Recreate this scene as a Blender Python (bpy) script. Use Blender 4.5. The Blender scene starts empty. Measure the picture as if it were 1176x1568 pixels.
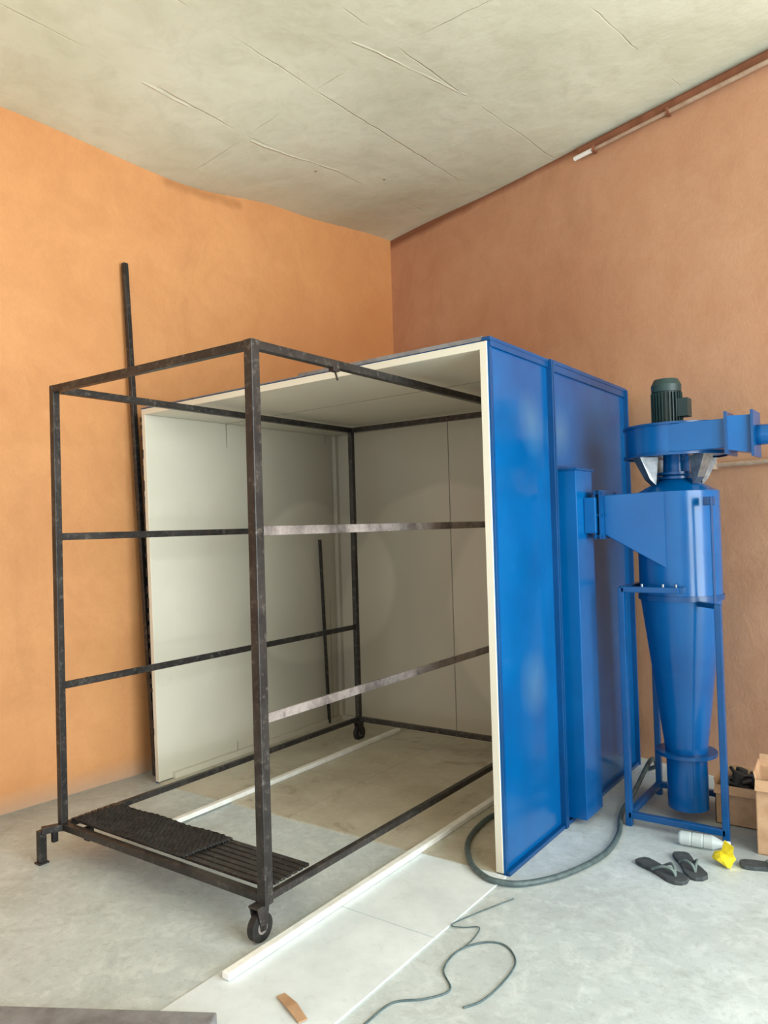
import bpy, bmesh, math, random
from mathutils import Vector, Matrix
random.seed(7)
scene=bpy.context.scene
scene.view_settings.view_transform='Standard'
scene.view_settings.look='None'
scene.view_settings.exposure=0.0

# ------------------------------------------------------------ materials
def srgb(r,g,b):
    f=lambda c:(c/255/12.92) if c/255<=.04045 else ((c/255+.055)/1.055)**2.4
    return (f(r),f(g),f(b),1)
class NT:
    def __init__(s,name):
        s.m=bpy.data.materials.new(name); s.m.use_nodes=True
        s.t=s.m.node_tree; s.b=s.t.nodes['Principled BSDF']
        s.tc=s.t.nodes.new('ShaderNodeTexCoord'); s.P=s.tc.outputs['Object']
    def n(s,k,**kw):
        x=s.t.nodes.new(k)
        for a,v in kw.items(): setattr(x,a,v)
        return x
    def l(s,a,b): s.t.links.new(a,b)
    def noise(s,scale,detail=4,rough=.55,vec=None,dist=0):
        x=s.n('ShaderNodeTexNoise'); x.inputs['Scale'].default_value=scale; x.inputs['Detail'].default_value=detail
        x.inputs['Roughness'].default_value=rough; x.inputs['Distortion'].default_value=dist
        s.l(vec or s.P,x.inputs['Vector']); return x.outputs['Fac']
    def scaled(s,sx,sy,sz):
        x=s.n('ShaderNodeMapping'); x.inputs['Scale'].default_value=(sx,sy,sz); s.l(s.P,x.inputs['Vector']); return x.outputs[0]
    def rng(s,v,a,b,c=0,d=1):
        x=s.n('ShaderNodeMapRange'); s.l(v,x.inputs[0])
        for i,q in enumerate((a,b,c,d)): x.inputs[i+1].default_value=q
        return x.outputs[0]
    def mix(s,f,a,b,mode='MIX'):
        x=s.n('ShaderNodeMix',data_type='RGBA',blend_type=mode)
        if hasattr(f,'is_output'): s.l(f,x.inputs[0])
        else: x.inputs[0].default_value=f
        for q,i in ((a,6),(b,7)):
            if hasattr(q,'is_output'): s.l(q,x.inputs[i])
            else: x.inputs[i].default_value=q
        return x.outputs[2]
    def math(s,op,a,b=None,clamp=False):
        x=s.n('ShaderNodeMath',operation=op,use_clamp=clamp)
        for i,q in enumerate((a,b)):
            if q is None: continue
            if hasattr(q,'is_output'): s.l(q,x.inputs[i])
            else: x.inputs[i].default_value=q
        return x.outputs[0]
    def vm(s,op,a,b=None):
        x=s.n('ShaderNodeVectorMath',operation=op)
        for i,q in enumerate((a,b)):
            if q is None: continue
            if hasattr(q,'is_output'): s.l(q,x.inputs[i])
            else: x.inputs[i].default_value=q
        return x
    def seg(s,vec,a,b,w0,w1):
        a=Vector(a); b=Vector(b); ba=b-a
        pa=s.vm('SUBTRACT',vec,tuple(a)).outputs[0]
        d=s.vm('DOT_PRODUCT',pa,tuple(ba)).outputs['Value']
        h=s.math('DIVIDE',d,ba.length_squared,True)
        sc=s.n('ShaderNodeVectorMath',operation='SCALE'); sc.inputs[0].default_value=tuple(ba); s.l(h,sc.inputs['Scale'])
        q=s.vm('SUBTRACT',pa,sc.outputs[0]).outputs[0]
        L=s.vm('LENGTH',q).outputs['Value']
        return s.rng(L,w0,w1,1,0)
    def warp(s,scale,amt,mask=(1,1,1)):
        x=s.n('ShaderNodeTexNoise'); x.inputs['Scale'].default_value=scale; x.inputs['Detail'].default_value=3; s.l(s.P,x.inputs['Vector'])
        q=s.vm('SUBTRACT',x.outputs['Color'],(.5,.5,.5)).outputs[0]
        q=s.vm('MULTIPLY',q,tuple(amt*m for m in (1,1,1))).outputs[0]
        q=s.vm('ADD',s.P,q).outputs[0]
        return s.vm('MULTIPLY',q,mask).outputs[0]
    def bump(s,h,st,dist=.01):
        x=s.n('ShaderNodeBump'); x.inputs['Strength'].default_value=st; x.inputs['Distance'].default_value=dist
        s.l(h,x.inputs['Height']); s.l(x.outputs[0],s.b.inputs['Normal'])
    def col(s,c):
        if hasattr(c,'is_output'): s.l(c,s.b.inputs['Base Color'])
        else: s.b.inputs['Base Color'].default_value=c
    def set(s,**k):
        for a,v in k.items():
            i=s.b.inputs[a.replace('_',' ')]
            if hasattr(v,'is_output'): s.l(v,i)
            else: i.default_value=v
        return s.m

def plaster(name,base,dark,light,extra=None):
    t=NT(name)
    a=t.rng(t.noise(.9,5,.6),.35,.65); b=t.rng(t.noise(3.5,6,.65,dist=.6),.4,.75)
    c=t.mix(t.math('MULTIPLY',a,.55),base,light)
    c=t.mix(t.math('MULTIPLY',b,.35),c,dark)
    c=t.mix(t.rng(t.noise(40,3),.3,.8,0,.12),c,dark)
    if extra: c=extra(t,c)
    t.col(c); t.set(Roughness=.6)
    t.bump(t.math('ADD',t.noise(5,5),t.math('MULTIPLY',t.noise(70,3),.25)),.3,.02)
    return t.m
def left_extra(t,c):
    w=t.warp(9,.05)
    m=t.seg(w,(-4.07,3.30,3.84),(-4.02,3.9,3.87),.01,.05)
    c=t.mix(t.math('MULTIPLY',m,.45),c,srgb(150,95,45))
    sep=t.n('ShaderNodeSeparateXYZ'); t.l(t.P,sep.inputs[0])
    lo=t.rng(sep.outputs[2],0,.12,.55,0)
    w2=t.warp(2,.4)
    d=t.seg(w2,(-3.95,4.3,2.6),(-3.88,5.4,3.2),.1,.8)  # shade towards the room corner, painted into the plaster colour
    c=t.mix(t.math('MULTIPLY',d,.4),c,srgb(182,108,58))
    s=t.rng(t.noise(1.7,5,.7,t.scaled(1,1,.6),dist=1.3),.52,.7,0,.3)
    c=t.mix(s,c,srgb(190,128,80))
    return t.mix(lo,c,srgb(176,160,145))
M_left=plaster('orange_plaster',srgb(216,152,96),srgb(188,122,72),srgb(228,166,110),left_extra)
def right_extra(t,c):
    sep=t.n('ShaderNodeSeparateXYZ'); t.l(t.P,sep.inputs[0])
    n=t.noise(3,3)
    z=t.math('ADD',sep.outputs[2],t.math('MULTIPLY',n,.06))
    m=t.rng(z,4.0,4.05)
    w=t.warp(2,.35)
    d=t.seg(w,(-3.4,5.45,2.5),(-2.0,5.0,2.9),.1,.7)
    c=t.mix(t.math('MULTIPLY',d,.35),c,srgb(160,92,58))
    s=t.rng(t.noise(1.4,5,.7,t.scaled(1,1,.5),dist=1.2),.52,.7,0,.25)
    c=t.mix(s,c,srgb(156,112,84))
    return t.mix(t.math('MULTIPLY',m,.8),c,srgb(120,66,40))
M_right=plaster('orange_plaster_shaded',srgb(202,152,118),srgb(178,122,86),srgb(208,164,132),right_extra)  # same paint as the left wall, with its dimmer light put into the colours

def mk_ceiling():
    t=NT('ceiling_plasterboard')
    c=t.mix(t.rng(t.noise(1.2,5,.6),.35,.7),srgb(230,232,210),srgb(214,216,192))
    c=t.mix(t.rng(t.noise(5,6,.7,dist=.9),.46,.8,0,.5),c,srgb(192,192,164))
    w=t.warp(5,.035,(1,1,0))
    dark=None
    for a,b in [((-3.44,1.4,0),(-3.24,5.2,0)),((-2.84,1.5,0),(-2.72,5.2,0)),((-2.40,1.2,0),(-2.05,5.0,0)),((-3.9,3.35,0),(1.5,3.25,0)),((-1.7,1.2,0),(-1.1,4.7,0))]:
        m=t.seg(w,a,b,.0005,.0055)
        dark=m if dark is None else t.math('MAXIMUM',dark,m)
    dark=t.math('MULTIPLY',dark,t.rng(t.noise(1.7,2),.45,.62,.0,.5))
    c=t.mix(dark,c,srgb(128,120,92))
    lt=None
    for a,b in [((-2.36,3.14,0),(-2.14,3.94,0)),((-3.40,2.62,0),(-3.38,2.9,0)),((-3.36,3.4,0),(-3.27,4.2,0))]:
        m=t.seg(w,a,b,.0005,.010)
        lt=m if lt is None else t.math('MAXIMUM',lt,m)
    lt=t.math('MULTIPLY',lt,t.rng(t.noise(6,3),.35,.6,.2,1))
    c=t.mix(t.math('MULTIPLY',lt,.5),c,srgb(244,242,224))
    stn=t.seg(t.warp(2.5,.5,(1,1,0)),(-3.8,4.9,0),(-2.6,5.1,0),.05,.9)
    c=t.mix(t.math('MULTIPLY',stn,.35),c,srgb(160,152,122))
    v=t.n('ShaderNodeTexVoronoi'); v.inputs['Scale'].default_value=1.6; t.l(t.P,v.inputs['Vector'])
    c=t.mix(t.rng(v.outputs['Distance'],.012,.022,.7,0),c,srgb(90,75,50))
    t.col(c); t.bump(t.math('SUBTRACT',t.math('ADD',t.noise(4,4),t.math('MULTIPLY',lt,.5)),dark),.5,.02)
    return t.set(Roughness=.75)
M_ceil=mk_ceiling()

def mk_floor():
    t=NT('concrete_floor')
    c=t.mix(t.rng(t.noise(1.3,6,.6),.35,.68),srgb(200,210,210),srgb(180,188,186))
    c=t.mix(t.rng(t.noise(9,6,.75,dist=.8),.48,.75,0,.6),c,srgb(232,238,236))
    c=t.mix(t.rng(t.noise(26,5,.8),.5,.8,0,.55),c,srgb(138,142,138))
    c=t.mix(t.rng(t.noise(2.2,6,.75,dist=1.5),.54,.7,0,.4),c,srgb(146,150,146))
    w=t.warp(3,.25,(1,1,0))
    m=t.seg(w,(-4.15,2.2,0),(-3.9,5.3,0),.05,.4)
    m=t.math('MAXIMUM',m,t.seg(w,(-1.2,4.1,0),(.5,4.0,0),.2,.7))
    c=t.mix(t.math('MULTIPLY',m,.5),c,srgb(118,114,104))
    t.col(c); t.bump(t.noise(18,6,.7),.15,.01)
    return t.set(Roughness=.5)
M_floor=mk_floor()

def simple(name,c1,c2=None,scale=6,rough=.5,metal=0,bump=0,**k):
    t=NT(name)
    t.col(t.mix(t.rng(t.noise(scale,5,.65),.38,.68),c1,c2 or c1))
    if bump: t.bump(t.noise(scale*4,4),bump,.004)
    return t.set(Roughness=rough,Metallic=metal,**k)

def mk_blue():
    t=NT('blue_enamel')
    c=t.mix(t.rng(t.noise(1.6,4),.35,.7),srgb(0,90,152),srgb(0,70,128))
    c=t.mix(t.rng(t.noise(5,6,.75,dist=1),.6,.85,0,.4),c,srgb(64,112,150))
    # blurred reflective highlights, painted into the enamel colour as lighter patches
    w=t.warp(3,.12)
    for p in ((-1.53,3.37,1.98),(-1.53,3.68,1.95),(-1.53,3.3,.75)):
        L=t.vm('LENGTH',t.vm('SUBTRACT',w,p).outputs[0]).outputs['Value']
        c=t.mix(t.rng(L,.02,.17,.35,0),c,srgb(96,132,150))
    t.col(c); t.bump(t.noise(2.2,2),.1,.03)
    r=t.rng(t.noise(3,4),.3,.7,.16,.28)
    return t.set(Roughness=r,Coat_Weight=.1,Coat_Roughness=.06,Specular_IOR_Level=.4)
M_blue=mk_blue()
M_blue_d=simple('blue_enamel_dark',srgb(0,62,112),srgb(0,76,132),3,.28)
def mk_cream():
    t=NT('cream_sandwich_panel')
    c=t.mix(t.rng(t.noise(.8,4),.35,.7),srgb(230,226,210),srgb(214,209,192))
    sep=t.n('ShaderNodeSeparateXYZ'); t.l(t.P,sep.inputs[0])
    wv=t.warp(1.5,.15)
    for ctr,r in (((-3.8,4.35,1.1),.62),((-2.75,4.7,.75),1.05),((-1.9,4.7,.9),.9)):
        L=t.vm('LENGTH',t.vm('SUBTRACT',wv,ctr).outputs[0]).outputs['Value']
        m=t.rng(L,r-.03,r+.02,0,1)
        m2=t.rng(L,r+.02,r+.5,1,0)
        c=t.mix(t.math('MULTIPLY',t.math('MULTIPLY',m,m2),.4),c,srgb(150,148,136))
    yb=t.rng(sep.outputs[1],3.1,4.6,0,.55)  # booth interior shade, deepening towards the back, put into the panel colour
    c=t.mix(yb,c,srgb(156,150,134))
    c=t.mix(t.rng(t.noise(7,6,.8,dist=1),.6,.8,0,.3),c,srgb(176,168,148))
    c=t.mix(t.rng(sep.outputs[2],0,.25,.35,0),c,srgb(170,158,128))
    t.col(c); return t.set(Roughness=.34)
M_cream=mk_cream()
def mk_steel():
    t=NT('weathered_black_steel')
    c=t.mix(t.rng(t.noise(5,6,.75),.42,.62),srgb(38,36,36),srgb(58,55,53))
    c=t.mix(t.rng(t.noise(34,5,.8),.54,.72,0,.6),c,srgb(130,124,116))
    c=t.mix(t.rng(t.noise(11,3),.62,.75,0,.35),c,srgb(86,62,50))
    t.col(c); t.bump(t.noise(60,4),.3,.003)
    return t.set(Roughness=.42,Metallic=.25)
M_steel=mk_steel()
def mk_worn():
    t=NT('worn_primer_steel')
    c=t.mix(t.rng(t.noise(3,6,.75),.4,.62),srgb(158,148,144),srgb(84,78,76))
    c=t.mix(t.rng(t.noise(30,5,.8),.55,.72,0,.7),c,srgb(60,54,50))
    t.col(c); return t.set(Roughness=.5,Metallic=.2)
M_worn=mk_worn()
M_black=simple('black_rubber',srgb(26,25,25),srgb(48,46,44),20,.7)
M_seam=simple('dark_seam',srgb(140,136,124),srgb(110,106,96),10,.8)
M_gap=simple('rust_dark',srgb(60,40,30),srgb(30,22,18),30,.8)
M_fseam=simple('floor_seam',srgb(164,156,140),srgb(140,132,118),30,.8)
def mk_sheet():
    t=NT('white_floor_sheet')
    c=t.mix(t.rng(t.noise(2.5,6,.65),.38,.68),srgb(226,234,236),srgb(204,212,214))
    c=t.mix(t.rng(t.noise(16,6,.8,dist=.8),.56,.78,0,.4),c,srgb(166,170,168))
    t.col(c); return t.set(Roughness=.38)
M_sheet=mk_sheet()
def mk_bfloor():
    t=NT('dusty_booth_floor')
    c=t.mix(t.rng(t.noise(1.8,6,.65),.35,.68),srgb(196,190,172),srgb(168,160,140))
    c=t.mix(t.rng(t.noise(14,5,.8),.5,.75,0,.4),c,srgb(214,210,196))
    c=t.mix(t.rng(t.noise(3.5,4,.7,dist=1.5),.56,.68,0,.55),c,srgb(142,126,102))
    t.col(c); return t.set(Roughness=.5)
M_bfloor=mk_bfloor()
M_pvc=simple('white_pvc',srgb(246,246,242),srgb(230,228,218),15,.35)
M_green=simple('motor_green',srgb(36,60,58),srgb(28,48,48),8,.5)
M_silver=simple('galvanised_steel',srgb(150,156,160),srgb(100,108,116),14,.35,metal=.8)
M_card=simple('cardboard',srgb(188,152,118),srgb(164,126,92),9,.85,bump=.2)
M_hose=simple('grey_green_hose',srgb(84,100,100),srgb(60,74,76),30,.5)
M_cable=simple('teal_cable',srgb(58,80,84),srgb(90,108,110),30,.5)
M_sole=simple('dark_foam_sole',srgb(52,58,60),srgb(74,78,80),30,.8)
M_strap=simple('sandal_strap',srgb(112,128,122),srgb(80,96,92),30,.6)
M_yellow=simple('yellow_plastic',srgb(240,218,40),srgb(214,184,20),20,.45)
M_grey=simple('grey_painted_steel',srgb(134,134,136),srgb(104,102,104),12,.5)
M_conduit=simple('painted_conduit',srgb(190,166,146),srgb(168,138,114),14,.5)
M_brown=simple('brown_painted_trim',srgb(150,96,70),srgb(120,72,48),8,.7,bump=.3)
t=NT('clear_plastic'); t.col(srgb(225,232,230)); M_clear=t.set(Roughness=.12,Transmission_Weight=.5,IOR=1.3)

# ------------------------------------------------------------ geometry helpers
def hexa(bm,pts):
    v=[bm.verts.new(p) for p in pts]
    for f in ((0,3,2,1),(4,5,6,7),(0,1,5,4),(1,2,6,5),(2,3,7,6),(3,0,4,7)): bm.faces.new([v[i] for i in f])
def box(bm,lo,hi):
    x0,y0,z0=lo; x1,y1,z1=hi
    hexa(bm,((x0,y0,z0),(x1,y0,z0),(x1,y1,z0),(x0,y1,z0),(x0,y0,z1),(x1,y0,z1),(x1,y1,z1),(x0,y1,z1)))
def frame_of(p,q,up=(0,0,1)):
    d=(Vector(q)-Vector(p)).normalized(); u=Vector(up)
    if abs(d.dot(u))>.98: u=Vector((0,1,0))
    s=d.cross(u).normalized(); u=s.cross(d).normalized(); return d,s,u
def beam(bm,p,q,w,h):
    p=Vector(p);q=Vector(q); d,s,u=frame_of(p,q)
    s=s*w/2; u=u*h/2
    hexa(bm,[p-s-u,p+s-u,q+s-u,q-s-u,p-s+u,p+s+u,q+s+u,q-s+u])
def cyl(bm,p,q,r1,r2=None,seg=32,caps=True):
    r2=r1 if r2 is None else r2
    p=Vector(p);q=Vector(q); d,s,u=frame_of(p,q)
    A=[];B=[]
    for i in range(seg):
        a=2*math.pi*i/seg; o=s*math.cos(a)+u*math.sin(a)
        A.append(bm.verts.new(p+o*r1)); B.append(bm.verts.new(q+o*r2))
    for i in range(seg):
        j=(i+1)%seg; f=bm.faces.new((A[i],A[j],B[j],B[i])); f.smooth=True
    if caps:
        for c,R,r in ((p,A,r1),(q,B,r2)):
            if r<1e-4: continue
            vs=[bm.verts.new(v.co) for v in R]; bm.faces.new(vs)
def tube(bm,pts,r,seg=8,sub=6):
    P=[Vector(p) for p in pts]
    if sub>1:
        Q=[]
        n=len(P)
        for i in range(n-1):
            a=P[max(i-1,0)];b=P[i];c=P[i+1];d=P[min(i+2,n-1)]
            for k in range(sub):
                t=k/sub
                Q.append(.5*((2*b)+(c-a)*t+(2*a-5*b+4*c-d)*t*t+(3*b-a-3*c+d)*t**3))
        Q.append(P[-1]); P=Q
    rings=[]; u=None
    for i,p in enumerate(P):
        d=(P[min(i+1,len(P)-1)]-P[max(i-1,0)]).normalized()
        if u is None: u=Vector((0,0,1)) if abs(d.z)<.95 else Vector((1,0,0))
        s=d.cross(u).normalized(); u=s.cross(d).normalized()
        rings.append([bm.verts.new(p+(s*math.cos(2*math.pi*k/seg)+u*math.sin(2*math.pi*k/seg))*r) for k in range(seg)])
    for a,b in zip(rings,rings[1:]):
        for k in range(seg):
            j=(k+1)%seg; f=bm.faces.new((a[k],a[j],b[j],b[k])); f.smooth=True
    bm.faces.new(rings[0]); bm.faces.new(rings[-1])
def mkobj(name,fn,mat,parent=None,bevel=0):
    bm=bmesh.new(); fn(bm); bmesh.ops.recalc_face_normals(bm,faces=bm.faces)
    me=bpy.data.meshes.new(name); bm.to_mesh(me); bm.free(); me.materials.append(mat)
    o=bpy.data.objects.new(name,me); scene.collection.objects.link(o)
    if parent: o.parent=parent
    if bevel:
        m=o.modifiers.new('bevel','BEVEL'); m.width=bevel; m.segments=2; m.limit_method='ANGLE'; m.angle_limit=math.radians(50)
    return o
def empty(name):
    o=bpy.data.objects.new(name,None); scene.collection.objects.link(o); o.empty_display_size=.1; return o

# ------------------------------------------------------------ room shell
C0=Vector((-3.86,5.61,0))
def lw(y): return -4.16+.086*(y-2.12)
def rw(x): return 5.61-.318*(x+3.86)
YN=-2.6; XR=3.0
L0=Vector((lw(YN),YN,0)); R0=Vector((XR,rw(XR),0)); N0=Vector((XR,YN,0))
def interp(x,tab):
    if x<=tab[0][0]: return tab[0][1]
    for (a,b),(c,d) in zip(tab,tab[1:]):
        if x<=c:
            t=(x-a)/(c-a); t=t*t*(3-2*t); return b+(d-b)*t
    return tab[-1][1]
def ceil_z(x,y):
    prof=interp(y,[(0,3.95),(2.25,3.915),(3.38,3.865),(4.38,3.975),(5.61,4.067)])
    d=max(0,x-lw(y)); w=max(0,1-d/1.6); w=w*w*(3-2*w)
    return 4.03+(prof-4.03)*w+.04*max(0,1-(C0.xy-Vector((x,y))).length/1.2)*(1-w)
def ceiling(bm):
    n=60; g=[]
    for i in range(n+1):
        row=[]
        for j in range(n+1):
            u=(i/n)**1.4; v=j/n
            a=C0.lerp(L0,v); b=R0.lerp(N0,v); p=a.lerp(b,u)
            row.append(bm.verts.new((p.x,p.y,ceil_z(p.x,p.y))))
        g.append(row)
    for i in range(n):
        for j in range(n):
            f=bm.faces.new((g[i][j],g[i+1][j],g[i+1][j+1],g[i][j+1])); f.smooth=True
mkobj('ceiling',ceiling,M_ceil)
mkobj('floor',lambda bm:box(bm,(-4.9,-3,-.1),(3.3,6.1,0)),M_floor)
def wall_l(bm):
    a=L0;b=C0;H=4.25;t=Vector((-.2,0,0))
    hexa(bm,[a+t,a,b,b+t]+[p+Vector((0,0,H)) for p in (a+t,a,b,b+t)])
mkobj('wall_left',wall_l,M_left)
def wall_b(bm):
    a=C0;b=R0;H=Vector((0,0,4.25));t=Vector((0,.2,0))
    hexa(bm,[a,b,b+t,a+t]+[p+H for p in (a,b,b+t,a+t)])
mkobj('wall_back',wall_b,M_right)
# right-hand wall: wide roller-door opening running up to the back wall (daylight comes from here)
mkobj('wall_right',lambda bm:(box(bm,(XR,YN,3.6),(XR+.2,rw(XR),4.25)),box(bm,(XR,YN,0),(XR+.2,-1.2,3.6))),M_right)
def wall_f(bm):
    box(bm,(-4.75,YN-.2,0),(-3.6,YN,4.25)); box(bm,(1.6,YN-.2,0),(XR,YN,4.25)); box(bm,(-3.6,YN-.2,3.5),(1.6,YN,4.25))
mkobj('wall_front',wall_f,M_left)

def wp(x,off,z): return Vector((x,rw(x)-off,z))
def trimf(bm): beam(bm,wp(-1.85,.015,3.985),wp(XR-.05,.015,3.985),.028,.045)
mkobj('trim_1',trimf,M_brown)
ce=empty('ceiling_conduit_pipe')
mkobj('pipe',lambda bm:cyl(bm,wp(-1.87,.04,3.945),wp(-1.72,.04,3.945),.015),M_pvc,ce)
mkobj('pipe_long',lambda bm:cyl(bm,wp(-1.72,.035,3.947),wp(-1.2,.035,3.947),.011),M_conduit,ce)
mkobj('pipe_white',lambda bm:cyl(bm,wp(-1.2,.04,3.945),wp(XR-.1,.04,3.93),.013),M_conduit,ce)
def clips(bm):
    for x in (-1.72,-1.2,0,.8):
        p=wp(x,.02,3.947); box(bm,(p.x-.01,p.y-.035,p.z-.018),(p.x+.01,p.y+.02,p.z+.018))
mkobj('clips',clips,M_brown,ce)
wc=empty('wall_conduit_pipe')
mkobj('pipe',lambda bm:cyl(bm,wp(-1.05,.018,1.80),wp(XR-.1,.018,1.80),.014),M_conduit,wc)
def cl2(bm):
    for x in (-1.0,-.4,.3,1.1):
        p=wp(x,.018,1.80); box(bm,(p.x-.01,p.y-.018,p.z-.022),(p.x+.01,p.y+.022,p.z+.022))
mkobj('clips',cl2,M_conduit,wc)

# ------------------------------------------------------------ spray booth
XL,XRt,YF,YB,H=-3.86,-1.53,2.94,4.73,2.30
JY=3.57
booth=empty('spray_booth')
T=.04; LN=.06; HL=.03
def lx(x,y,z):
    k=(YB-y)/(YB-YF); return (x-LN*k*z/H, y, z)
def rz(x): return -HL*(XRt-x)/(XRt-XL)
def leanbox(bm,x0,x1,y0,y1,z0,z1):
    hexa(bm,[lx(x0,y0,z0),lx(x1,y0,z0),lx(x1,y1,z0),lx(x0,y1,z0),lx(x0,y0,z1),lx(x1,y0,z1),lx(x1,y1,z1),lx(x0,y1,z1)])
def roofbox(bm,x0,x1,y0,y1,z0,z1):
    def p(x,y,z):
        k=(YB-y)/(YB-YF); xx=x-LN*k*(XRt-x)/(XRt-XL); return (xx,y,z+rz(x))
    hexa(bm,[p(x0,y0,z0),p(x1,y0,z0),p(x1,y1,z0),p(x0,y1,z0),p(x0,y0,z1),p(x1,y0,z1),p(x1,y1,z1),p(x0,y1,z1)])
def cream(bm):
    leanbox(bm,XL+.008,XL+T,YF,YB-T,0.01,H-T-HL)
    box(bm,(XRt-T,YF,0.01),(XRt-.006,YB-T,H-T))
    hexa(bm,[(XL+.008,YB-T,.01),(XRt-.006,YB-T,.01),(XRt-.006,YB-.008,.01),(XL+.008,YB-.008,.01),(XL+.008,YB-T,H-T-HL),(XRt-.006,YB-T,H-T),(XRt-.006,YB-.008,H-T),(XL+.008,YB-.008,H-T-HL)])
    roofbox(bm,XL+.008,XRt-.006,YF,YB-.008,H-T,H-.006)
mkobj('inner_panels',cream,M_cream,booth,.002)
def skin(bm):
    box(bm,(XRt-.006,YF+.006,0),(XRt,JY-.01,H-.01))
    box(bm,(XRt-.006,JY+.015,0),(XRt,YB,H-.01))
    box(bm,(XL,YB-.008,0),(XRt,YB,H-.01-HL))
    leanbox(bm,XL,XL+.008,YF+.006,YB,0,H-.01-HL)
    roofbox(bm,XL,XRt,YF+.01,YB,H-.006,H)
mkobj('outer_skin',skin,M_blue,booth)
def trims(bm):
    box(bm,(XRt-.002,JY-.015,0),(XRt+.03,JY-.003,H+.005)); box(bm,(XRt-.002,JY+.005,0),(XRt+.03,JY+.017,H+.005))
    box(bm,(XRt-.002,YB-.012,0),(XRt+.028,YB,H+.005))
    box(bm,(XRt-.03,YF,H-.004),(XRt+.012,JY-.01,H+.012)); box(bm,(XRt-.03,JY+.01,H-.004),(XRt+.016,YB,H+.016))
    box(bm,(XRt-.001,YF+.01,H-.03),(XRt+.01,JY-.015,H)); box(bm,(XRt-.001,JY+.017,H-.04),(XRt+.012,YB-.012,H))
    box(bm,(XRt-.001,YF+.01,0),(XRt+.022,JY-.015,.02)); box(bm,(XRt-.001,JY+.017,0),(XRt+.022,YB-.012,.02))
    box(bm,(XRt-.001,YF+.006,.02),(XRt+.006,YF+.03,H-.03))
mkobj('flange_trims',trims,M_blue_d,booth,.002)
def rooflip(bm):
    roofbox(bm,-2.6,XRt-.03,YF+.004,YF+.03,H,H+.018)
    roofbox(bm,XL,-2.6,YF+.004,YF+.02,H,H+.006)
mkobj('roof_front_lip',rooflip,M_grey,booth)
def seams(bm):
    e=.0015
    box(bm,(-2.783,YB-T-e,.02),(-2.777,YB-T+.001,H-T-.02))
    for y in (3.58,4.58):
        leanbox(bm,XL+T-.001,XL+T+e,y-.0025,y+.0025,.02,H-T-HL)
    roofbox(bm,XL+T,XRt-T,3.58-.0015,3.58+.0015,H-T-e,H-T+.001)
mkobj('panel_seams',seams,M_seam,booth)
def cornertrim(bm):
    box(bm,(XL+T,YB-T-.035,.01),(XL+T+.035,YB-T,H-T-HL))
    box(bm,(XL+T,YF+.1,.008),(XL+T+.03,YB-T,.045)); box(bm,(XL+T,YB-T-.03,.008),(XRt-T,YB-T,.045))
mkobj('corner_angle_trims',cornertrim,M_cream,booth,.002)
mkobj('inner_rod',lambda bm:beam(bm,(-3.79,4.50,.02),(-3.795,4.45,1.42),.018,.018),M_steel,booth)
def dashes(bm):
    z=.05
    while z<2.2:
        h=random.uniform(.02,.07)
        p=lx(XL,YF,z); box(bm,(p[0]-.005,YF-.002,z),(p[0]+random.uniform(.004,.014),YF+.012,z+h)); z+=h+random.uniform(.015,.06)
mkobj('edge_chips',dashes,M_gap,booth)
mkobj('booth_floor_panel',lambda bm:box(bm,(XL+T+.005,YF+.0,.0),(XRt-T,YB-T-.002,.008)),M_bfloor,booth)
def fseams(bm):
    box(bm,(-3.8,3.58,.0075),(-1.58,3.5825,.0085)); box(bm,(-2.78,2.95,.0075),(-2.7775,4.68,.0085))
mkobj('booth_floor_seams',fseams,M_fseam,booth)
def riser(bm): box(bm,(XRt+.001,3.63,.03),(XRt+.105,3.85,1.76))
mkobj('suction_riser_duct',riser,M_blue,booth,.004)
mkobj('riser_flange',lambda bm:(box(bm,(XRt+.001,3.60,.025),(XRt+.012,3.88,1.785)),box(bm,(XRt+.0,3.62,1.757),(XRt+.115,3.86,1.768))),M_blue_d,booth,.002)

fs=empty('floor_sheet')
mkobj('sheet',lambda bm:(box(bm,(-2.02,.9,0),(-1.52,2.358,.006)),box(bm,(-2.02,2.362,0),(-1.52,2.938,.006))),M_sheet,fs)
def rail(bm,x,y0,y1): box(bm,(x-.018,y0,.008),(x+.018,y1,.034))
mkobj('floor_rail',lambda bm:rail(bm,-1.965,1.76,4.6),M_pvc,None,.005)
mkobj('floor_rail',lambda bm:rail(bm,-3.215,2.5,4.6),M_pvc,None,.005)

# ------------------------------------------------------------ trolley frame
tr=empty('steel_frame_trolley')
FX0,FX1,FY0,FY1,Z0,Z1=-3.35,-2.04,2.03,4.30,.15,2.215
w=.042
def posts(bm):
    for x in (FX0,FX1):
        for y in (FY0,FY1):
            s=w if (x==FX1 and y==FY0) else .034
            box(bm,(x-s/2,y-s/2,Z0-.02),(x+s/2,y+s/2,Z1))
mkobj('posts',posts,M_steel,tr,.003)
def rails(bm):
    for y in (FY0,FY1):
        beam(bm,(FX0+.018,y,Z1-.018),(FX1-.021,y,Z1-.018),.034,.034)
        beam(bm,(FX0+.018,y,Z0),(FX1-.021,y,Z0),.032,.032)
    for x in (FX0,FX1):
        beam(bm,(x,FY0+.02,Z1-.018),(x,FY1-.018,Z1-.018),.034,.034)
        beam(bm,(x,FY0+.02,Z0),(x,FY1-.018,Z0),.028,.028)
    for z in (1.50,.80): beam(bm,(FX0,FY0+.018,z),(FX0,FY1-.018,z),.012,.034)
mkobj('rails',rails,M_steel,tr,.003)
def rails2(bm):
    for z in (1.50,.80): beam(bm,(FX1-.005,FY0+.02,z),(FX1-.005,FY1-.018,z),.012,.036)
mkobj('worn_side_rails',rails2,M_worn,tr,.002)
def shelf(bm):
    y=2.075
    while y<2.31:
        beam(bm,(FX0+.015,y,Z0+.022),(FX1-.015,y,Z0+.022),.026,.012); y+=.034
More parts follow.
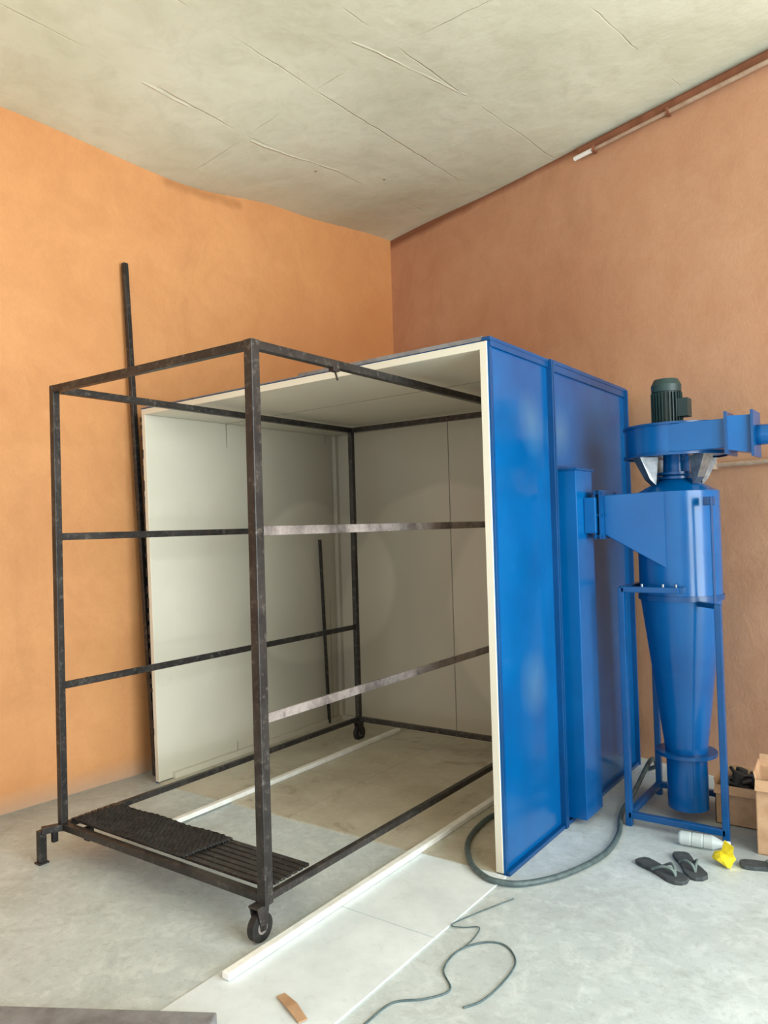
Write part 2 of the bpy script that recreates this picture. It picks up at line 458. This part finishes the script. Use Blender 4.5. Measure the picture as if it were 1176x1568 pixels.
mkobj('shelf_slats',shelf,M_steel,tr,.002)
def mat(bm):
    def hz(x,y): return Z0+.032+.003*math.sin(x*17+y*9)
    x0=FX0+.05; n=70; Lx=.78
    for k in range(17):
        y0=2.055+k*.0145; pts=[]
        for i in range(n+1):
            x=x0+i*Lx/n+.03*(k/16); y=y0+.002*math.sin(i*2.2+k)
            pts.append((x,y,hz(x,y)+.002*math.sin(i*math.pi/2+k*math.pi)))
        tube(bm,pts,.0052,5,1)
    for i in range(60):
        pts=[]
        for k in range(17):
            x=x0+.006+i*Lx/60+.03*(k/16); y=2.055+k*.0145
            pts.append((x,y,hz(x,y)+.003*math.cos(k*math.pi+i*math.pi)))
        tube(bm,pts,.004,5,1)
mkobj('woven_rubber_mat',mat,M_black,tr)
def caster(bm,x,y,r=.052): cyl(bm,(x-.014,y,r),(x+.014,y,r),r,seg=28)
def bracket(bm,x,y,r=.052):
    for s in (-1,1):
        hexa(bm,[(x+s*.02-.002,y-.012,r-.01),(x+s*.02+.002,y-.012,r-.01),(x+s*.02+.002,y+.012,r-.01),(x+s*.02-.002,y+.012,r-.01),
                 (x+s*.02-.002,y-.03,.128),(x+s*.02+.002,y-.03,.128),(x+s*.02+.002,y+.03,.128),(x+s*.02-.002,y+.03,.128)])
    box(bm,(x-.024,y-.032,.126),(x+.024,y+.032,.134))
    cyl(bm,(x-.026,y,r),(x+.026,y,r),.009,seg=12)
cast=[(FX1-.012,FY0-.02),(FX1,FY1),(FX0,FY1)]
mkobj('casters',lambda bm:[caster(bm,a,b) for a,b in cast],M_black,tr,.006)
mkobj('caster_forks',lambda bm:[bracket(bm,a,b) for a,b in cast],M_steel,tr)
mkobj('wheel_hubs',lambda bm:[cyl(bm,(a-.016,b,.052),(a+.016,b,.052),.024,seg=20) for a,b in cast],M_worn,tr)
def foot(bm):
    beam(bm,(FX0+.01,FY0-.01,Z0),(FX0-.03,FY0-.09,Z0),.034,.03)
    box(bm,(FX0-.05,FY0-.105,.006),(FX0-.02,FY0-.07,Z0))
    box(bm,(FX0-.058,FY0-.112,.0),(FX0-.012,FY0-.063,.008))
    box(bm,(FX0-.012,FY0-.055,.09),(FX0+.01,FY0-.03,Z0))
    box(bm,(FX0+.10,FY0+.04,.09),(FX0+.14,FY0+.07,Z0))
    box(bm,(FX1-.01,FY0+.46,Z1-.05),(FX1+.02,FY0+.5,Z1-.03)); beam(bm,(FX1+.01,FY0+.48,Z1-.05),(FX1+.03,FY0+.47,Z1-.09),.008,.008)
mkobj('support_foot',foot,M_steel,tr,.002)

mkobj('steel_pole',lambda bm:beam(bm,(-3.965,3.03,.005),(-4.05,2.945,3.2),.032,.032),M_steel,None,.003)

# ------------------------------------------------------------ cyclone dust collector
cy=empty('cyclone_dust_collector'); cx,cyy=-1.04,4.0
def lathe(bm,prof,c,seg=56):
    for (r1,z1),(r2,z2) in zip(prof,prof[1:]):
        A=[];B=[]
        for i in range(seg):
            a=2*math.pi*i/seg
            A.append(bm.verts.new((c[0]+r1*math.cos(a),c[1]+r1*math.sin(a),z1))); B.append(bm.verts.new((c[0]+r2*math.cos(a),c[1]+r2*math.sin(a),z2)))
        for i in range(seg):
            j=(i+1)%seg; f=bm.faces.new((A[i],A[j],B[j],B[i])); f.smooth=abs(z1-z2)>1e-4
def body(bm):
    lathe(bm,[(.0001,.06),(.097,.06),(.097,.33),(.10,.34),(.193,1.10),(.197,1.12),(.197,1.635),(.185,1.64),(.078,1.70),(.065,1.72),(.06,1.82)],(cx,cyy))
mkobj('cyclone_body',body,M_blue,cy)
def rings(bm):
    lathe(bm,[(.097,.325),(.145,.325),(.145,.342),(.097,.342)],(cx,cyy))
    lathe(bm,[(.06,1.70),(.092,1.70),(.092,1.712),(.06,1.712)],(cx,cyy))
    lathe(bm,[(.06,1.722),(.092,1.722),(.092,1.734),(.06,1.734)],(cx,cyy))
    lathe(bm,[(.19,1.10),(.204,1.10),(.204,1.125),(.19,1.125)],(cx,cyy))
mkobj('flange_rings',rings,M_blue_d,cy)
def inlet(bm):
    hexa(bm,[(-1.345,3.79,1.43),(-1.05,3.803,1.26),(-1.05,3.99,1.26),(-1.345,3.95,1.43),(-1.345,3.79,1.63),(-1.05,3.803,1.637),(-1.05,3.99,1.637),(-1.345,3.95,1.63)])
    box(bm,(XRt+.106,3.72,1.44),(-1.365,3.845,1.62))
    hexa(bm,[(-1.372,3.72,1.44),(-1.362,3.79,1.44),(-1.362,3.94,1.44),(-1.372,3.845,1.44),(-1.372,3.72,1.62),(-1.362,3.79,1.62),(-1.362,3.94,1.62),(-1.372,3.845,1.62)])
mkobj('inlet_duct',inlet,M_blue,cy,.004)
def infl(bm):
    box(bm,(-1.378,3.735,1.41),(-1.370,3.965,1.655)); box(bm,(-1.352,3.735,1.41),(-1.344,3.965,1.655)); box(bm,(-1.371,3.78,1.43),(-1.351,3.95,1.635))
    for z in (1.425,1.53,1.64):
        for y in (3.748,3.955): cyl(bm,(-1.386,y,z),(-1.336,y,z),.007,seg=8)
mkobj('inlet_flange',infl,M_blue_d,cy)
def fan(bm):
    lathe(bm,[(.0001,1.815),(.24,1.815),(.24,1.96),(.0001,1.96)],(cx,cyy),64)
    box(bm,(cx,3.762,1.82),(-.745,3.95,1.955))
mkobj('fan_housing',fan,M_blue,cy,.003)
def fanr(bm):
    lathe(bm,[(.24,1.808),(.251,1.808),(.251,1.82),(.24,1.82)],(cx,cyy),64)
    lathe(bm,[(.24,1.955),(.251,1.955),(.251,1.966),(.24,1.966)],(cx,cyy),64)
    box(bm,(-.757,3.742,1.79),(-.745,3.967,1.985))
mkobj('housing_rims',fanr,M_blue_d,cy)
def outlet(bm):
    hexa(bm,[(-.745,3.762,1.81),(-.645,3.785,1.79),(-.645,3.925,1.79),(-.745,3.95,1.81),(-.745,3.762,1.965),(-.645,3.785,1.965),(-.645,3.925,1.965),(-.745,3.95,1.965)])
    tube(bm,[(-.66,3.855,1.875),(-.4,3.86,1.875),(-.2,3.87,1.875),(-.08,3.92,1.875),(-.04,4.05,1.875),(-.04,4.2,1.875),(-.04,4.385,1.875)],.047,24,4)
mkobj('outlet_pipe',outlet,M_blue,cy)
mkobj('outlet_flange',lambda bm:box(bm,(-.65,3.765,1.775),(-.638,3.945,1.985)),M_blue_d,cy)
def braces(bm):
    for k in range(4):
        a=math.pi/4+k*math.pi/2+.15; o=Vector((math.cos(a),math.sin(a),0)); s=Vector((-o.y,o.x,0))*.03
        c=Vector((cx,cyy,0))
        A=c+o*.235+Vector((0,0,1.808)); B=c+o*.13+Vector((0,0,1.808)); D=c+o*.165+Vector((0,0,1.70)); E=c+o*.14+Vector((0,0,1.67))
        hexa(bm,[A-s,A+s,B+s,B-s,D-s*.7+o*.01,D+s*.7+o*.01,E+s*.7,E-s*.7])
mkobj('motor_braces',braces,M_silver,cy)
mx,my=cx-.03,cyy-.02
def motor(bm):
    lathe(bm,[(.0001,1.96),(.085,1.96),(.085,1.975),(.062,1.975),(.062,2.14),(.072,2.14),(.073,2.175),(.058,2.205),(.0001,2.21)],(mx,my),40)
    for k in range(28):
        a=2*math.pi*k/28; o=Vector((math.cos(a),math.sin(a),0)); s=Vector((-o.y,o.x,0))*.002
        p=Vector((mx,my,1.975))+o*.06; q=p+o*.016; h=Vector((0,0,.16))
        hexa(bm,[p-s,p+s,q+s,q-s,p-s+h,p+s+h,q+s+h,q-s+h])
    box(bm,(mx+.06,my-.04,2.01),(mx+.11,my+.04,2.10))
mkobj('electric_motor',motor,M_green,cy)
SX0,SX1,SY0,SY1=-1.26,-.815,3.76,4.27
def stand(bm):
    e=.03
    for x,y,h in ((SX0,SY0,1.17),(SX1,SY0,1.10),(SX0,SY1,1.17)):
        box(bm,(x-e/2,y-e/2,0),(x+e/2,y+e/2,h))
    box(bm,(SX1-.02,SY0+.0,1.09),(SX1-.012,SY0+.03,1.60))
    box(bm,(SX1-.06,SY0+.05,1.56),(SX1-.012,SY0+.08,1.60))
    beam(bm,(SX0,SY0,1.16),(-.985,SY0,1.16),e,.028)
    beam(bm,(SX0,SY0,1.16),(SX0,SY1,1.16),e,.028)
    beam(bm,(-.98,SY0,1.16),(-.98,3.82,1.16),e,.028)
    beam(bm,(SX1,SY0,1.09),(-.92,3.85,1.09),.024,.024)
    beam(bm,(SX0,SY1,1.15),(-1.17,4.13,1.15),.024,.024)
    beam(bm,(SX0,SY0,.055),(SX1,SY0,.055),e,.03); beam(bm,(SX0,SY0,.055),(SX0,SY1,.055),e,.03)
    beam(bm,(SX0,SY1,.055),(-.95,SY1,.055),e,.03)
mkobj('support_stand',stand,M_blue_d,cy,.003)
def cbolts(bm):
    for x in (-1.16,-1.06,-1.0): cyl(bm,(x,SY0,1.172),(x,SY0,1.188),.007,seg=8)
mkobj('stand_bolts',cbolts,M_silver,cy)

# ------------------------------------------------------------ loose things on the floor
z=.014
def hose(bm):
    tube(bm,[(-1.80,3.6,z+.008),(-1.866,3.44,z+.008),(-1.82,3.15,z+.008),(-1.70,2.95,z+.008),(-1.60,2.87,z+.006),(-1.52,2.85,z+.004),(-1.42,2.90,z),(-1.31,3.07,z),(-1.24,3.34,z),(-1.26,3.60,z),(-1.33,3.85,z),(-1.345,4.12,.05),(-1.32,4.33,.16),(-1.34,4.5,.08),(-1.42,4.62,z+.002)],.0125,10,8)
mkobj('rubber_hose',hose,M_hose)
def cable(bm):
    z=.004
    p=[(-1.46,1.75),(-1.444,1.827),(-1.433,1.967),(-1.357,2.042),(-1.316,2.127),(-1.391,2.211),(-1.407,2.334),(-1.355,2.434),(-1.281,2.454),(-1.206,2.377),(-1.191,2.239),(-1.203,2.128),(-1.234,2.069)]
    tube(bm,[(x,y,z+(.007 if x<-1.51 else 0)) for x,y in p],.0032,6,8)
    p=[(-1.407,2.779),(-1.45,2.67),(-1.481,2.588),(-1.512,2.469),(-1.47,2.48),(-1.419,2.512),(-1.40,2.44),(-1.40,2.36)]
    tube(bm,[(x,y,z+(.004 if x<-1.49 else .001)) for x,y in p],.0022,6,8)
mkobj('electric_cable',cable,M_cable)

def flipflop(loc,ang,ln=.26):
    e=empty('flip_flop'); e.location=loc; e.rotation_euler=(0,0,ang)
    out=[(-.5,.0),(-.485,.10),(-.42,.145),(-.25,.145),(-.05,.13),(.15,.165),(.33,.185),(.44,.15),(.5,.05),(.49,-.06),(.42,-.14),(.28,-.17),(.1,-.14),(-.1,-.12),(-.3,-.14),(-.43,-.13),(-.49,-.09)]
    def sole(bm):
        rings=[]
        for z,s in ((0,.96),(.006,1),(.014,1),(.018,.97)):
            rings.append([bm.verts.new((x*ln*s,y*ln*s,z)) for x,y in out])
        for a,b in zip(rings,rings[1:]):
            for k in range(len(out)):
                j=(k+1)%len(out); bm.faces.new((a[k],a[j],b[j],b[k]))
        bm.faces.new(rings[0]); bm.faces.new(rings[-1])
    mkobj('sole',sole,M_sole,e)
    def strap(bm):
        for s in (1,-1):
            P=[(.30*ln,0,.016),(.26*ln,.03*s*ln,.042),(.12*ln,.10*s*ln,.046),(-.08*ln,.125*s*ln,.016)]
            tube(bm,P,.006,6,6)
    mkobj('strap',strap,M_strap,e)
flipflop((-.985,3.32,0),-.5)
flipflop((-.90,3.43,0),-1.0)
flipflop((-.60,3.60,0),.3)
bo=empty('plastic_bottle')
def bottle(bm):
    prof=[(.0001,0),(.026,.002),(.031,.01),(.031,.05),(.028,.055),(.031,.06),(.031,.10),(.028,.105),(.031,.11),(.031,.145),(.014,.185),(.013,.2)]
    for (r1,a1),(r2,a2) in zip(prof,prof[1:]):
        cyl(bm,(-1.0+a1,3.66+a1*.1,.032),(-1.0+a2,3.66+a2*.1,.032),r1,r2,24,False)
mkobj('bottle_body',bottle,M_clear,bo)
mkobj('bottle_cap',lambda bm:cyl(bm,(-.80,3.68,.032),(-.783,3.682,.032),.016,seg=18),M_pvc,bo)
def yel(bm):
    bmesh.ops.create_icosphere(bm,subdivisions=2,radius=.042)
    for v in bm.verts:
        k=random.uniform(.65,1.25); v.co=Vector((v.co.x*1.1*k,v.co.y*1.0*k,v.co.z*.8*k+.032))
        v.co.z=max(v.co.z,0.0); v.co+=Vector((-.772,3.53,.001))
    hexa(bm,[(-.80,3.51,.02),(-.74,3.50,.02),(-.74,3.504,.02),(-.80,3.514,.02),(-.775,3.53,.11),(-.735,3.51,.095),(-.735,3.514,.095),(-.775,3.534,.11)])
mkobj('crumpled_yellow_wrapper',yel,M_yellow)
def scrap(bm):
    a=Vector((-1.751,1.795,.009));b=Vector((-1.602,1.742,.009)); n=Vector((.053,.149,0)).normalized()*.018
    up=Vector((0,0,.004)); c=(a+b)/2+Vector((0,0,.006))
    pts=[a-n*.6,a+n,c+n*1.1,c-n*.9]; hexa(bm,[p for p in pts]+[p+up for p in pts])
    pts=[c-n*.9,c+n*1.1,b+n*.7,b-n]; hexa(bm,pts+[p+up for p in pts])
mkobj('cardboard_scrap',scrap,M_card)
def mkbox(lo,hi,ang,fl=.6):
    e=empty('cardboard_box'); x0,y0=lo;x1,y1,h=hi; c=((x0+x1)/2,(y0+y1)/2); e.location=(c[0],c[1],0); e.rotation_euler=(0,0,ang)
    a=(x1-x0)/2;b=(y1-y0)/2;t=.004
    def f(bm):
        box(bm,(-a,-b,0),(a,b,t)); box(bm,(-a,-b,0),(-a+t,b,h)); box(bm,(a-t,-b,0),(a,b,h)); box(bm,(-a,-b,0),(a,-b+t,h)); box(bm,(-a,b-t,0),(a,b,h))
        L=min(a,b)*fl
        hexa(bm,[(-a,-b,h),(a,-b,h),(a,-b+t,h),(-a,-b+t,h),(-a,-b-L*.5,h-L*.6),(a,-b-L*.5,h-L*.6),(a,-b-L*.5+t,h-L*.6+t),(-a,-b-L*.5+t,h-L*.6+t)])
        hexa(bm,[(-a,-b,h),(-a+t,-b,h),(-a+t,b,h),(-a,b,h),(-a-L*.1,-b,h+L*.5),(-a-L*.1+t,-b,h+L*.5),(-a-L*.1+t,b,h+L*.5),(-a-L*.1,b,h+L*.5)])
        hexa(bm,[(-a,b-t,h),(a,b-t,h),(a,b,h),(-a,b,h),(-a,b+L*.2,h+L*.8),(a,b+L*.2,h+L*.8),(a,b+L*.2+t,h+L*.8),(-a,b+L*.2+t,h+L*.8)])
    mkobj('carton',f,M_card,e)
    return e,a,b,h
e,a,b,h=mkbox((-.915,4.01),(-.69,4.20,.19),.0)
def st(bm):
    for k in range(6):
        P=[(random.uniform(-a,a)*.8,random.uniform(-b,b)*.8,h-.02+random.uniform(0,.07)) for _ in range(5)]
        tube(bm,P,.009,6,5)
    for k in range(3):
        x,y=random.uniform(-.06,.06),random.uniform(-.05,.05); cyl(bm,(x,y,h-.08),(x+.03,y+.02,h+.05),.028,seg=14)
mkobj('scrap_parts',st,M_black,e)
e2,a2,b2,h2=mkbox((-.69,3.74),(-.40,3.96,.33),.08,.6)

mkobj('grey_steel_tube',lambda bm:beam(bm,(-3.06,.80,.026),(-1.785,1.545,.026),.09,.05),M_grey,None,.006)

# ------------------------------------------------------------ light
def area(name,loc,target,sx,sy,power,col):
    l=bpy.data.lights.new(name,'AREA'); l.shape='RECTANGLE'; l.size=sx; l.size_y=sy; l.energy=power; l.color=col
    o=bpy.data.objects.new(name,l); scene.collection.objects.link(o); o.location=loc
    d=Vector(target)-Vector(loc); o.rotation_euler=d.to_track_quat('-Z','Y').to_euler(); return o
area('doorway_daylight_side',(2.97,1.45,1.8),(-3.0,1.45,1.6),3.9,3.4,440,(.90,.985,1))
area('doorway_daylight_front',(-1.0,YN+.05,1.8),(-1.5,4,1.5),5.0,3.2,85,(.86,.96,1))
wd=bpy.data.worlds.new('world'); scene.world=wd; wd.use_nodes=True
nt=wd.node_tree; bg=nt.nodes['Background']
sky=nt.nodes.new('ShaderNodeTexSky'); sky.sky_type='HOSEK_WILKIE'; sky.turbidity=4; sky.sun_direction=(.5,-.3,.8)
nt.links.new(sky.outputs[0],bg.inputs[0]); bg.inputs[1].default_value=.8

# ------------------------------------------------------------ camera
cam=bpy.data.cameras.new('camera'); co=bpy.data.objects.new('camera',cam); scene.collection.objects.link(co)
cam.sensor_fit='VERTICAL'; cam.sensor_height=32; cam.lens=32*1170/1568; cam.clip_start=.02
yaw=math.radians(35.6); pitch=math.atan(23.5/1170); th=.029
Fh=Vector((-math.sin(yaw),math.cos(yaw),0)); R=Vector((math.cos(yaw),math.sin(yaw),0)); Uw=Vector((0,0,1))
Fw=Fh*math.cos(pitch)+Uw*math.sin(pitch); Up=Uw*math.cos(pitch)-Fh*math.sin(pitch)
er=R*math.cos(th)-Up*math.sin(th); eu=R*math.sin(th)+Up*math.cos(th)
m=Matrix((er,eu,-Fw)).transposed().to_4x4(); m.translation=(0,0,1.5); co.matrix_world=m
scene.camera=co
